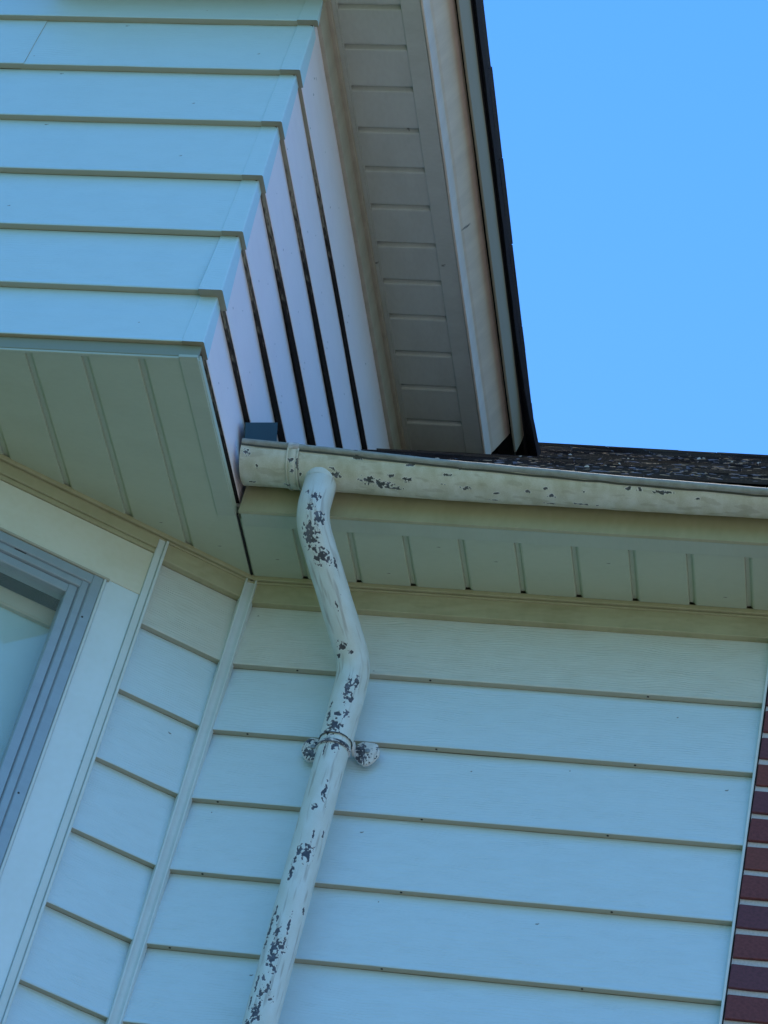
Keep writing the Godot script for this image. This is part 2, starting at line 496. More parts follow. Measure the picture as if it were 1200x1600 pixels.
func main_wall() -> void:
	var t := thing("siding_wall", "pale horizontal siding wall behind the downspout, below the lower eave", "wall", Vector3(0.65, -H, 0))
	put("sheathing", bar(Vector3(-0.01, -H, -0.22), Vector3(1.3, 0.2, -0.026), 1, M.backing), t)
	var fr := bar(Vector3(0.0155, -0.0745, -0.02), Vector3(1.286, -0.0125, 0.0), 0, M.frieze)
	put("frieze_board", fr, t, "olive tan strip along the top of the wall")
	put("top_moulding", bar(Vector3(0.0, -0.0105, -0.02), Vector3(1.34, 0.0035, 0.0125), 0, M.trim), t)
	put("top_moulding", bar(Vector3(0.0, -0.0165, -0.02), Vector3(1.34, -0.0115, 0.006), 0, M.trim), t)
	for i in 28:
		var y := -0.2722 - EXP * i
		var high := EXP if i > 0 else 0.1977
		if y < -H: break
		var bd := put("siding_board", board(Vector3(0.012, y, rng.randf_range(-.0008, .0008)), Vector3.BACK, Vector3.RIGHT, 1.276, high, 0.0185, M.siding if i > 0 else M.siding_eave_shade, M.under, 8), t)
		if i < 9:
			for k in 3: put("weep_hole", weep(Vector3(0.12 + 0.43 * k + rng.randf_range(-.06, .06), y, 0.0), Vector3.RIGHT, Vector3.BACK), bd)
	# inside corner post: an L with a raised rib on both sides of the fold
	st_corner(t)
	put("edge_trim", bar(Vector3(1.2865, -H, -0.02), Vector3(1.2925, -0.012, 0.004), 1, M.post), t)

func weep(o: Vector3, W: Vector3, N: Vector3) -> ArrayMesh:
	var st := begin()
	sweep(st, circle2(0.0028, 8), o - N * 0.0085 + Vector3(0, -0.0006, 0), W, N, Vector3.UP, 0.003)
	return done(st, M.dark)

func st_corner(t: Node3D) -> void:
	var D := dir2()
	var N := nor2()
	var low := -H
	var st := begin()
	var prof := PackedVector2Array()
	for p in [Vector3(0.0165, 0, -0.012), Vector3(0.0165, 0, 0.008), Vector3(0.0125, 0, 0.0085), Vector3(0.0115, 0, 0.002)]: prof.append(Vector2(p.x, p.z))
	var c := (D * 0.002 + N * 0.004)
	prof.append(Vector2(c.x + 0.002, c.z))
	for d in [[0.0115, 0.002], [0.0125, 0.0085], [0.0165, 0.008], [0.0165, -0.012]]:
		var p: Vector3 = D * d[0] + N * d[1]
		prof.append(Vector2(p.x, p.z))
	prof.append(Vector2(-0.01, -0.012))
	sweep(st, prof, Vector3(0, low, 0), Vector3.RIGHT, Vector3.BACK, Vector3.UP, -low - 0.004)
	put("inside_corner_post", done(st, M.post), t)

func dir2() -> Vector3: return Vector3(-sin(0.97941), 0, cos(0.97941))
func nor2() -> Vector3: return Vector3(cos(0.97941), 0, sin(0.97941))

# a bar on the bay wall: d along the wall from the corner, n outwards
func bay_bar(d0: float, d1: float, y0: float, y1: float, n0: float, n1: float, m: Material, upright := false, r := 0.0015) -> ArrayMesh:
	var st := begin()
	var D := dir2()
	var N := nor2()
	if upright: sweep(st, rrect(d0, n0, d1, n1, r), Vector3(0, y0, 0), D, N, Vector3.UP, y1 - y0)
	else: sweep(st, rrect(n0, y0, n1, y1, r), D * d0, N, Vector3.UP, D, d1 - d0)
	return done(st, m)

func bay() -> void:
	var D := dir2()
	var N := nor2()
	var t := thing("bay_wall", "narrow angled strip of siding between the window corner post and the inside corner", "wall", D * 0.13 + Vector3(0, -H, 0))
	put("sheathing", bay_bar(-0.05, 0.349, -H, 0.1, -0.2, -0.026, M.backing, true), t)
	put("sheathing", bay_bar(0.349, 1.08, -H, -1.42, -0.2, -0.03, M.backing, true), t)
	put("sheathing", bay_bar(0.349, 1.08, -0.197, 0.1, -0.2, -0.026, M.backing, true), t)
	for i in 28:
		var y := -0.2722 - EXP * i
		if y < -H: break
		put("siding_board", board(D * 0.0135 + Vector3(0, y, 0), N, D, 0.2165, EXP if i > 0 else 0.204, 0.0185, M.siding if i > 0 else M.siding_eave_shade, M.under, 3), t)
	put("frieze_board", bay_bar(0.0155, 0.2275, -0.068, -0.0125, -0.02, 0.001, M.frieze), t, "olive tan strip under the soffit")
	put("top_moulding", bay_bar(0.0, 1.08, -0.0105, 0.0035, -0.02, 0.0135, M.trim), t)
	put("top_moulding", bay_bar(0.0, 1.08, -0.0165, -0.0115, -0.02, 0.007, M.trim), t)
	put("corner_post", bay_bar(0.229, 0.236, -H, -0.017, -0.02, 0.012, M.post, true), t)
	put("corner_post", bay_bar(0.2365, 0.2545, -H, -0.017, -0.02, 0.006, M.post, true), t)
	# front of the bay, beyond the picture
	var f := D * 1.08
	put("sheathing", bar(Vector3(-2.6, -H, f.z - 0.2), Vector3(f.x - 0.012, 0.02, f.z - 0.026), 1, M.backing), t)
	put("corner_post", bar(Vector3(f.x - 0.06, -H, f.z - 0.024), Vector3(f.x - 0.002, -0.002, f.z + 0.004), 1, M.post), t)
	for i in 28:
		var y := -0.2722 - EXP * i
		if y < -H: break
		put("siding_board", board(Vector3(-2.6, y, f.z), Vector3.BACK, Vector3.RIGHT, 2.6 + f.x - 0.061, EXP if i > 0 else 0.27, 0.0185, M.siding, M.under, 4), t)

	var w := thing("bay_window", "grey metal framed window with a lowered blind, in the angled bay wall at left", "window", D * 0.7 + Vector3(0, -1.42, 0))
	var dR := 0.349
	var dL := 1.03
	put("head_casing", bay_bar(0.255, 1.08, -0.1965, -0.0615, -0.02, 0.0005, M.casing_head), w)
	put("head_moulding", bay_bar(0.255, 1.08, -0.0605, -0.0485, -0.02, 0.0045, M.trim), w, "tan moulding under the soffit")
	put("head_moulding", bay_bar(0.255, 1.08, -0.0480, -0.0170, -0.02, 0.0095, M.trim), w)
	put("side_casing", bay_bar(0.255, 0.3415, -1.42, -0.1975, -0.02, -0.001, M.casing, true), w)
	put("drip_cap", bay_bar(0.336, dL + 0.01, -0.2035, -0.1975, -0.02, 0.0075, M.under), w, "thin brown strip over the window frame")
	put("casing_bead", bay_bar(0.3425, 0.3488, -1.42, -0.205, -0.02, 0.007, M.post, true), w)
	# frame: outer ring, ledge, sash
	var rings := [[0.0, 0.0265, 0.0035, M.metal], [0.0268, 0.0285, -0.0005, M.metal_dark], [0.0288, 0.0480, 0.0, M.metal], [0.0483, 0.0500, -0.005, M.metal_dark], [0.0503, 0.0745, -0.006, M.metal]]
	var names := ["frame_rail", "frame_gasket", "sash_rail", "sash_gasket", "glazing_stop"]
	for k in rings.size():
		var a: float = rings[k][0]
		var b: float = rings[k][1]
		var n: float = rings[k][2]
		var m: Material = rings[k][3]
		var nm: String = names[k]
		put(nm, bay_bar(dR + a, dR + b, -1.40 + a, -0.204 - a, -0.05, n, m, true, 0.002), w)
		put(nm, bay_bar(dL - b, dL - a, -1.40 + a, -0.204 - a, -0.05, n, m, true, 0.002), w)
		put(nm, bay_bar(dR + b, dL - b, -0.204 - b, -0.204 - a, -0.05, n - 0.0002, m, false, 0.002), w)
		put(nm, bay_bar(dR + b, dL - b, -1.40 + a, -1.40 + b, -0.05, n - 0.0002, m, false, 0.002), w)
	put("frame_clip", bay_bar(0.545, 0.575, -0.2345, -0.2305, -0.01, 0.0005, M.bead), w)
	for y in [-0.335, -0.86]:
		var s := begin(true)
		sweep(s, circle2(0.0026, 10), D * 0.368 + N * 0.0025 + Vector3(0, y, 0), D, Vector3.UP, N, 0.002)
		put("screw", done(s, M.bead), w)
	put("sill", bay_bar(0.255, 1.06, -1.44, -1.405, -0.06, 0.03, M.casing), w)
	put("pane", bay_bar(dR + 0.07, dL - 0.07, -1.33, -0.27, -0.0245, -0.0205, M.glass, true, 0.0002), w)
	put("blind", bay_bar(dR + 0.02, dL - 0.02, -1.42, -0.333, -0.102, -0.098, M.blind, true, 0.0005), w)
	put("blind_rail", bay_bar(dR + 0.03, dL - 0.02, -0.333, -0.285, -0.118, -0.082, M.rail, false, 0.004), w)
	put("recess", bay_bar(0.36, 1.02, -1.42, -0.2, -0.19, -0.13, M.dark, true), w)
	put("recess", bay_bar(0.36, 1.02, -0.2035, -0.1975, -0.13, -0.05, M.dark), w)
	put("recess", bay_bar(0.349, 0.3585, -1.42, -0.2045, -0.19, -0.05, M.metal_dark, true), w)
	put("recess", bay_bar(1.0215, 1.03, -1.42, -0.2045, -0.19, -0.05, M.metal_dark, true), w)

func circle2(r: float, n: int) -> PackedVector2Array:
	var p := PackedVector2Array()
	for k in n: p.append(Vector2(cos(TAU * k / n), sin(TAU * k / n)) * r)
	return p

func gable_walls() -> void:
	var f := thing("gable_front_wall", "overhanging upper front wall of sky-lit horizontal boards above the green soffit", "wall", Vector3(-1.0, 0.0, ZF))
	var s := thing("gable_side_wall", "lavender side wall of the overhang, black grime under its receding boards", "wall", Vector3(0, 0.0, 0))
	put("sheathing", bar(Vector3(-2.6, 0.02, ZF - 0.2), Vector3(-0.04, 2.2, ZF - 0.032), 1, M.backing), f)
	put("sheathing", bar(Vector3(-0.2, 0.02, -1.6), Vector3(-0.055, 1.5, ZF - 0.205), 1, M.backing), s)
	var ys := [0.0411]
	for k in 6: ys.append(0.2179 + EXPB * k)
	for k in 7:
		var y: float = ys[k]
		var high: float = (ys[k + 1] - y) if k < 6 else 0.118
		var last := k == 6
		if k == 5:
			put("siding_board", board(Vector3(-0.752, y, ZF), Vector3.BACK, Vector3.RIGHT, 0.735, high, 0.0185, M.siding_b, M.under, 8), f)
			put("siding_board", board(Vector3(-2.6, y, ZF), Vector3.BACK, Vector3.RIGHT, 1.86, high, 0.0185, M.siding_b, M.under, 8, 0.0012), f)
		else:
			put("siding_board", board(Vector3(-2.6, y, ZF + rng.randf_range(-.0006, .0006)), Vector3.BACK, Vector3.RIGHT, 2.585, high, 0.0185, M.siding_b, M.under, 10), f)
		var dep := 0.0125
		if not last:
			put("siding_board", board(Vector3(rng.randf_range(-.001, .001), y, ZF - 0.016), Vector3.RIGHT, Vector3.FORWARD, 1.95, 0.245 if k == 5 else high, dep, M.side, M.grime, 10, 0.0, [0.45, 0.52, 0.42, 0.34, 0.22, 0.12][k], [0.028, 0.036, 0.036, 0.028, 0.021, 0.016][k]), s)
		corner_cap(f, y, high, dep, 0.0075 if k == 1 else 0.0, k == 1)
	put("frieze_board", bar(Vector3(-0.03, ys[6] + 0.036, ZF - 0.019), Vector3(-0.0035, YU - 0.002, -1.4), 2, M.tan), s, "grey tan strip along the top of the side wall")
	put("top_moulding", bar(Vector3(-0.03, YU - 0.016, ZF - 0.015), Vector3(0.008, YU - 0.0005, -1.4), 2, M.tan), s)
	# gable triangle beyond the picture
	for k in 7: put("siding_board", board(Vector3(-2.6, ys[6] + 0.119 + EXPB * k, ZF), Vector3.BACK, Vector3.RIGHT, 2.585 - 0.21 * k, EXPB, 0.0185, M.siding_b, M.under, 4), f)
	# metal edging under the lowest boards
	put("starter_strip", bar(Vector3(-2.6, 0.004, 0.7445), Vector3(-0.006, 0.0405, ZF - 0.012), 0, M.edging), f, "grey edging under the lowest board")
	put("starter_strip", bar(Vector3(-0.05, 0.004, 0.20), Vector3(-0.012, 0.0405, 0.7435), 2, M.grime), s, "blackened edging under the lowest board")

func corner_cap(f: Node3D, y: float, high: float, dep: float, flare: float, drop: bool) -> void:
	# an L-shaped cap folded over the corner; b = outer offset at the bottom, a = at the top
	var st := begin()
	var w := 0.057 + rng.randf_range(-.002, .002)
	var ws := w if high > 0.15 else 0.02
	var y0 := y - (0.010 if drop else 0.002)
	var y1 := y + high - 0.0005
	var outl := []
	for e in 2:
		var fb := (0.0022 + flare) if e == 0 else -0.0162
		var sb := 0.0022 + (flare * 0.5 if e == 0 else 0.0)
		if e == 1: sb = -dep + 0.0022
		var r := 0.0035
		var yy := y0 if e == 0 else y1
		var fx := -w + (0.004 if e == 0 else 0.0)
		outl.append([Vector3(fx, yy, ZF + fb - 0.002), Vector3(fx + 0.002, yy, ZF + fb), Vector3(sb - r, yy, ZF + fb), Vector3(sb - r * 0.3, yy, ZF + fb - r * 0.3), Vector3(sb, yy, ZF + fb - r), Vector3(sb, yy, ZF - ws + 0.002), Vector3(sb - 0.002, yy, ZF - ws)])
	var n := 7
	for i in n - 1:
		var a: Vector3 = outl[0][i]
		var b: Vector3 = outl[0][i + 1]
		var c: Vector3 = outl[1][i + 1]
		var d: Vector3 = outl[1][i]
		var out := Vector3(0.2, 0, 1) if i < 3 else Vector3(1, 0, 0.2)
		quad(st, a, b, c, d, out, Vector2(0.1 * i, 0), Vector2(0.1 * i + .08, 0), Vector2(0.1 * i + .08, 1), Vector2(0.1 * i, 1))
	var m := done(st, M.siding_b)
	st = begin()
	var inner := []
	for i in n:
		var p: Vector3 = outl[0][i]
		inner.append(Vector3(minf(p.x, -dep + 0.002), y0 + 0.0015, minf(p.z, ZF - 0.0165)))
	for i in n - 1: quad(st, outl[0][i], outl[0][i + 1], inner[i + 1], inner[i], Vector3.DOWN)
	m = done(st, M.cap_under, m)
	put("corner_cap", m, f, "loose corner cap hanging below its board" if drop else "")

func brick_wall() -> void:
	var t := thing("brick_wall", "dark red brick wall at the right edge beside the siding", "wall", Vector3(1.7, -H, 0))
	put("mortar", bar(Vector3(1.293, -H, -0.22), Vector3(2.2985, -0.016, -0.0055), 1, M.mortar), t)
	put("edge_gap", bar(Vector3(1.2927, -H, -0.05), Vector3(1.2955, -0.0165, -0.0045), 1, M.dark, 0.0004), t)
	var sizes := [0.203, 0.0975]
	var meshes := []
	for v in 5:
		var L: float = [0.203, 0.203, 0.203, 0.0975, 0.0975][v]
		for k in 4:
			var st := begin()
			var h := 0.0605
			var c := 0.0018
			var pts := PackedVector2Array()
			for p in [[c, 0], [L * .5, rng.randf_range(-.001, .001)], [L - c, 0], [L, c], [L, h - c], [L - c, h], [L * .5, h + rng.randf_range(-.0012, .001)], [c, h], [0, h - c], [0, c]]: pts.append(Vector2(p[0] + rng.randf_range(-.0008, .0008), p[1] + rng.randf_range(-.0006, .0006)))
			sweep(st, pts, Vector3(0, 0, -0.03), Vector3.RIGHT, Vector3.UP, Vector3.BACK, 0.0282, 1, false)
			# bevelled face
			var inn := PackedVector2Array()
			for p in pts: inn.append(p.lerp(Vector2(L * .5, h * .5), 0.0) + (Vector2(L * .5, h * .5) - p).sign() * 0.0014)
			for i in pts.size():
				var j := (i + 1) % pts.size()
				quad(st, Vector3(pts[i].x, pts[i].y, -0.0018), Vector3(pts[j].x, pts[j].y, -0.0018), Vector3(inn[j].x, inn[j].y, 0), Vector3(inn[i].x, inn[i].y, 0), Vector3.BACK, pts[i] * 5, pts[j] * 5, inn[j] * 5, inn[i] * 5)
			var tri := Geometry2D.triangulate_polygon(inn)
			for i in range(0, tri.size(), 3):
				var q := [inn[tri[i]], inn[tri[i + 1]], inn[tri[i + 2]]]
				var vv := []
				for p in q: vv.append(Vector3(p.x, p.y, 0))
				var nrm: Vector3 = (vv[0] - vv[2]).cross(vv[0] - vv[1])
				if nrm.z < 0:
					vv.reverse()
					q.reverse()
				for z in 3: vert(st, vv[z], q[z] * Vector2(5, 10))
			meshes.append(done(st, M.bricks[k]))
	var count := 0
	for r in 45:
		var y := -0.355 - 0.0773 * r + 0.0773 * 4
		if y + 0.0635 > -0.02: continue
		var x := 1.2957
		var first := r % 2 == 1
		while x < 2.29:
			var isone := not first
			var L := 0.203 if isone else 0.0975
			var k := (0 if r % 2 == 0 else 1) if rng.randf() < 0.6 else rng.randi_range(0, 3)
			var v := rng.randi_range(0, 2) if isone else rng.randi_range(3, 4)
			if x + L > 2.302 and x + 0.0975 <= 2.302:
				L = 0.0975
				v = 3
			elif x + L > 2.302: break
			place("brick", meshes[v * 4 + k], t, Vector3(x, y, 0.0012 + rng.randf_range(-.0016, .0016)), Vector3(0, rng.randf_range(-.006, .006), rng.randf_range(-.006, .006)))
			x += L + 0.0115
			first = false
	# end wall of the house under the roof slope, beyond the picture
	var ew := begin()
	sweep(ew, PackedVector2Array([Vector2(-0.03, -H), Vector2(-0.03, 0.0), Vector2(0.20, 0.02), Vector2(0.24, 0.12), Vector2(-4.0, 4.36), Vector2(-8.2, 0.1), Vector2(-8.2, -H)]), Vector3(2.21, 0, 0), Vector3.BACK, Vector3.UP, Vector3.RIGHT, 0.088)
	put("end_wall", done(ew, M.bricks[0]), t)
	# brick facing below the picture
	put("lower_bricks", bar(Vector3(1.2935, -H, -0.2), Vector3(2.3, -0.355 - 0.0773 * 41, 0.0005), 1, M.bricks[0]), t)

# one grooved soffit panel: spans s0..s0+wide across U, runs along W; bottom at y
func soffit_panel(o: Vector3, U: Vector3, W: Vector3, wide: float, length: float, m: Material, deep := 0.007, land := 0.013) -> ArrayMesh:
	var st := begin()
	var p := PackedVector2Array([Vector2(0, deep), Vector2(land, deep), Vector2(land + 0.006, 0.0015), Vector2(land + 0.010, 0), Vector2(wide - 0.002, 0), Vector2(wide - 0.0006, 0.0012), Vector2(wide - 0.0004, deep + 0.002), Vector2(wide - 0.0004, deep + 0.008), Vector2(0, deep + 0.008)])
	sweep(st, p, o, U, Vector3.UP, W, length, 1, true, rng.randf() * 2.0)
	return done(st, m)

func bay_soffit() -> void:
	var t := thing("bay_soffit", "green grey grooved soffit under the overhanging wall, above the window", "soffit", Vector3(-0.4, 0, 0.4))
	var g := [-0.0015, -0.151, -0.288, -0.426, -0.563, -0.700, -0.837, -0.974, -1.111, -1.248, -1.385, -1.522]
	for k in g.size() - 1:
		var x0: float = g[k + 1]
		var wide: float = g[k] - x0
		# cut along the bay wall on the left
		var zb := 0.012 if k == 0 else 0.012
		var zw := maxf(0.013, x0 * -dir2().z / -dir2().x * -1.0)
		zw = maxf(0.0135, -x0 * dir2().z / -dir2().x - 0.10) if x0 > -0.9 else 0.45
		zw = 0.0135 if k == 0 else zw
		put("soffit_panel", soffit_panel(Vector3(x0, 0.0, zw), Vector3.RIGHT, Vector3.BACK, wide, 0.743 - zw, M.soffit, 0.008, 0.011), t)
	put("front_trim", bar(Vector3(-2.6, -0.0035, 0.7425), Vector3(-0.0492, 0.0035, ZF - 0.012), 0, M.soffit_trim, 0.001), t)
	put("side_trim", bar(Vector3(-0.0485, -0.0045, 0.232), Vector3(-0.004, 0.0035, ZF - 0.006), 2, M.soffit_trim, 0.001), t)
	put("edge_joint", bar(Vector3(-0.0008, -0.0012, 0.014), Vector3(0.0018, 0.006, 0.232), 2, M.dark, 0.0004), t)
	put("soffit_deck", bar(Vector3(-2.6, 0.022, -0.15), Vector3(-0.03, 0.034, ZF - 0.06), 0, M.backing), t)

func eave() -> void:
	var t := thing("eave_soffit", "narrow grooved soffit below the gutter, over the siding wall", "soffit", Vector3(0.9, 0, 0.1))
	for k in range(0, 18):
		var x0 := -0.0045 + 0.1362 * k
		var x1 := x0 + 0.1362
		if k == 0: x0 = 0.003
		put("soffit_panel", soffit_panel(Vector3(x0 if k > 0 else x0 - 0.012, 0.0, 0.0135), Vector3.RIGHT, Vector3.BACK, x1 - x0 + (0.012 if k == 0 else 0.0), 0.205, M.soffit, 0.009, 0.009), t)
	put("front_trim", bar(Vector3(0.012, -0.0045, 0.198), Vector3(2.45, 0.003, 0.2425), 0, M.soffit_trim, 0.001), t)
	put("soffit_deck", bar(Vector3(-0.02, 0.020, -0.2), Vector3(2.45, 0.032, 0.24), 0, M.backing), t)
	var f := thing("eave_fascia", "olive tan fascia strip behind and below the gutter", "fascia", Vector3(1.2, 0, 0.25))
	put("fascia_board", bar(Vector3(0.008, -0.003, 0.2435), Vector3(2.45, 0.158, 0.2515), 0, M.trim, 0.001), f)
	put("fascia_lip", bar(Vector3(0.008, -0.0055, 0.2432), Vector3(2.45, -0.0032, 0.2535), 0, M.trim, 0.0006), f)

func gable_eave() -> void:
	var t := thing("gable_soffit", "shadowed grey brown grooved soffit between the lavender wall and the upper fascia", "soffit", Vector3(0.12, YU, -0.1))
	var z := 1.14
	var zs := [0.7278, 0.5976, 0.4596, 0.3179, 0.1813, 0.0457, -0.0935, -0.2339, -0.3704, -0.5156, -0.654, -0.7987, -0.94, -1.08, -1.22]
	zs.push_front(0.866)
	zs.push_front(1.004)
	for k in zs.size() - 1:
		var wide: float = zs[k] - zs[k + 1]
		put("soffit_panel", soffit_panel(Vector3(0.012, YU, zs[k]), Vector3.FORWARD, Vector3.RIGHT, wide, 0.182, M.usoffit, 0.014, 0.012), t)
	put("wall_channel", bar(Vector3(-0.0005, YU - 0.0035, 1.004), Vector3(0.0185, YU + 0.003, -1.4), 2, M.usoffit, 0.001), t)
	put("wall_channel", bar(Vector3(0.0190, YU - 0.0018, 1.004), Vector3(0.0230, YU + 0.003, -1.4), 2, M.usoffit, 0.0006), t)
	put("outer_trim", bar(Vector3(0.1935, YU - 0.0035, 1.004), Vector3(0.2475, YU + 0.003, -1.4), 2, M.usoffit, 0.001), t)
	put("soffit_deck", bar(Vector3(-0.03, YU + 0.019, 1.004), Vector3(0.25, YU + 0.03, -1.5), 2, M.backing), t)
	# boxed return of the eave on the front, above the picture
	put("eave_return", bar(Vector3(-0.75, YU + 0.0, ZF - 0.01), Vector3(-0.001, YU + 0.012, ZF + 0.14), 0, M.usoffit), t)
	put("eave_return", bar(Vector3(-0.75, YU - 0.02, ZF + 0.141), Vector3(0.248, YU + 0.22, ZF + 0.15), 0, M.fascia), t)

	var f := thing("gable_fascia", "pinkish grey fascia and drip edge running up under the dark shingle edge", "fascia", Vector3(0.3, YU, -0.1))
	# lower lip, then the sloping crown above it
	var st := begin()
	var zt := 1.0
	var p := PackedVector2Array([Vector2(0.249, YU - 0.006), Vector2(0.2515, YU - 0.008), Vector2(0.2555, YU - 0.006), Vector2(0.2565, YU + 0.058), Vector2(0.262, YU + 0.066), Vector2(0.300, YU + 0.146), Vector2(0.298, YU + 0.150), Vector2(0.249, YU + 0.150)])
	sweep(st, p, Vector3(0, 0, zt), Vector3.RIGHT, Vector3.UP, Vector3.FORWARD, zt + 0.985, 14, true, 0.0, 0.0008)
	put("fascia_board", done(st, M.fascia), f)
	st = begin()
	p = PackedVector2Array()
	for q in [[0.3085, 0.128], [0.3120, 0.124], [0.3160, 0.126], [0.3215, 0.150], [0.3265, 0.178], [0.3285, 0.200], [0.3040, 0.200], [0.3040, 0.160]]: p.append(Vector2(q[0], YU + q[1]))
	sweep(st, p, Vector3(0, 0, zt), Vector3.RIGHT, Vector3.UP, Vector3.FORWARD, zt + 1.045, 14, true, 0.0, 0.0006)
	put("drip_edge", done(st, M.dripedge), f)
	put("sub_fascia", bar(Vector3(0.25, YU + 0.152, zt), Vector3(0.3035, YU + 0.2, -1.1), 2, M.dark), f)

func shingle_mesh(wide: float, high: float, thick: float, m: Material, v: int, rag := 0.004) -> ArrayMesh:
	# lies in the XY plane of its own frame: x across, y up the slope, z out of the roof; the butt is at y = 0
	var st := begin()
	var j := func() -> float: return rng.randf_range(-rag, rag)
	var a: float = j.call()
	var b: float = j.call()
	var mid: float = j.call()
	var pts := PackedVector2Array([Vector2(0, a), Vector2(wide * 0.3, mid), Vector2(wide * 0.32, mid + 0.001), Vector2(wide * .7, b * .5), Vector2(wide, b), Vector2(wide, high), Vector2(0, high)])
	var tilt := thick / 0.125 * 0.5
	for e in 2:
		for i in range(1, pts.size() - 1):
			var q := [pts[0], pts[i], pts[i + 1]]
			var vv := []
			for s in q: vv.append(Vector3(s.x, s.y, (thick if e == 1 else 0.0) * (1.0 - 0.8 * clampf(s.y / high, 0, 1))))
			var nrm: Vector3 = (vv[0] - vv[2]).cross(vv[0] - vv[1])
			if nrm.z * (1 if e == 1 else -1) < 0:
				vv.reverse()
				q.reverse()
			for k in 3: vert(st, vv[k], q[k] * 4.0)
	for i in pts.size():
		var s := pts[i]
		var w := pts[(i + 1) % pts.size()]
		var d := w - s
		var hs := thick * (1.0 - 0.8 * clampf(s.y / high, 0, 1))
		var hw := thick * (1.0 - 0.8 * clampf(w.y / high, 0, 1))
		quad(st, Vector3(s.x, s.y, 0), Vector3(w.x, w.y, 0), Vector3(w.x, w.y, hw), Vector3(s.x, s.y, hs), Vector3(d.y, -d.x, 0), Vector2(s.x * 4, 0), Vector2(w.x * 4, 0), Vector2(w.x * 4, .1), Vector2(s.x * 4, .1))
	return done(st, m)

func roofs() -> void:
	# main roof: 45 degrees, y = 0.43 - z
	var r := thing("main_roof", "dark shingled roof slope rising behind the gutter at right", "roof", Vector3(1.0, 0.16, 0.27))
	var up := Vector3(0, 1, -1).normalized()
	var nn := Vector3(0, 1, 1).normalized()
	var base := Vector3(0, 0.150, 0.280)
	var st := begin()
	sweep(st, PackedVector2Array([Vector2(0, -0.02), Vector2(6.1, -0.02), Vector2(6.1, -0.003), Vector2(0, -0.003)]), base + Vector3(-4.5, 0, 0), up, nn, Vector3.RIGHT, 6.95)
	put("roof_deck", done(st, M.dark), r)
	put("drip_strip", bar(Vector3(0.01, 0.118, 0.262), Vector3(2.45, 0.1475, 0.2685), 0, M.metal_dark, 0.0008), r)
	# rear slope, beyond the ridge
	st = begin()
	sweep(st, PackedVector2Array([Vector2(0, -0.02), Vector2(6.1, -0.02), Vector2(6.1, 0.0), Vector2(0, 0.0)]), base + up * 6.1 + Vector3(-4.5, 0, 0), Vector3(0, -1, -1).normalized(), Vector3(0, 1, -1).normalized(), Vector3.RIGHT, 6.95)
	put("rear_slope", done(st, M.shingles[0]), r)
	var protos := []
	for k in 8: protos.append(shingle_mesh(0.318, 0.20, [0.006, 0.008, 0.010, 0.013][k % 4], M.shingles[k % 4], k))
	var basis := Basis(Vector3.RIGHT, up, nn)
	var many := []
	for k in 4: many.append(begin())
	var rows := 43
	for c in rows:
		var x := -3.2 + fmod(c * 0.137, 0.32)
		while x < 2.2:
			var k := rng.randi_range(0, 7)
			if rng.randf() < 0.55: k = (k / 4) * 4 + (k % 2) * 2
			var at := base + up * (0.14 * c - 0.012 + rng.randf_range(-.003, .003)) + Vector3(x, 0, 0) + nn * (0.002 + rng.randf_range(0, .002))
			var bb := basis.rotated(nn, rng.randf_range(-.006, .006)).rotated(Vector3.RIGHT, -0.018 + rng.randf_range(-.012, .010))
			if c < 22 and x > 0.0 and x < 2.1:
				var o := MeshInstance3D.new()
				o.name = "shingle"
				o.mesh = protos[k]
				r.add_child(o, true)
				o.transform = Transform3D(bb, at + Vector3(0, H, 0) - r.position)
			elif x > -0.6 or c > 8:
				many[k % 4].append_from(protos[k], 0, Transform3D(bb, at))
			x += 0.321
	var all: ArrayMesh = null
	for k in 4:
		all = many[k].commit(all)
		all.surface_set_material(k, M.shingles[k])
	put("far_shingles", all, r).set_meta("kind", "stuff")
	# small flecks added to paint the sun glints along the courses
	var chips := [begin(), begin(), begin()]
	for k in 800:
		var big := rng.randf() < 0.04
		var cx := rng.randf_range(0.36, 1.75)
		var cs := 0.14 * rng.randi_range(0, 26) - 0.008 + (rng.randf_range(.0, .10) if rng.randf() < 0.35 else 0.0)
		var o := base + up * cs + Vector3(cx, 0, 0) + nn * rng.randf_range(0.008, 0.014)
		var wd := rng.randf_range(0.004, 0.028) if not big else rng.randf_range(.006, .014)
		var hg := rng.randf_range(0.0008, 0.0024) if not big else rng.randf_range(.003, .006)
		var a1 := Vector3(wd, 0, 0) + nn * rng.randf_range(-.002, .002)
		var a2 := nn * hg + up * hg * rng.randf_range(.2, .8) + Vector3(rng.randf_range(-.004, .004), 0, 0)
		var mid := o + a1 * rng.randf_range(.3, .7) + a2 * rng.randf_range(1.0, 1.5)
		var c: SurfaceTool = chips[2 if big else rng.randi_range(0, 1)]
		quad(c, o, o + a1, o + a1 * 0.85 + a2 * 0.8, mid, Vector3(0, -0.3, 1))
		quad(c, o, mid, o + a2 * 0.7, o, Vector3(0, -0.3, 1))
	var glint_chips: ArrayMesh = null
	for k in 3: glint_chips = done(chips[k], [M.chip, M.chip_dark, M.glint_pale][k], glint_chips)
	put("glint_chips", glint_chips, r).set_meta("kind", "stuff")
	# gable roof: eave at x 0.335, y YU+0.215, rising to the left at 45 degrees
	var g := thing("gable_roof", "black shingle edge of the upper gable roof against the sky", "roof", Vector3(0.2, YU + 0.2, -0.1))
	var gu := Vector3(-1, 1, 0).normalized()
	var gn := Vector3(1, 1, 0).normalized()
	var gb := Vector3(0.322, YU + 0.203, 0)
	st = begin()
	sweep(st, PackedVector2Array([Vector2(0, -0.0), Vector2(2.2, -0.0), Vector2(2.2, 0.012), Vector2(0, 0.012)]), gb + Vector3(0, 0, 1.02), gu, gn, Vector3.FORWARD, 4.6)
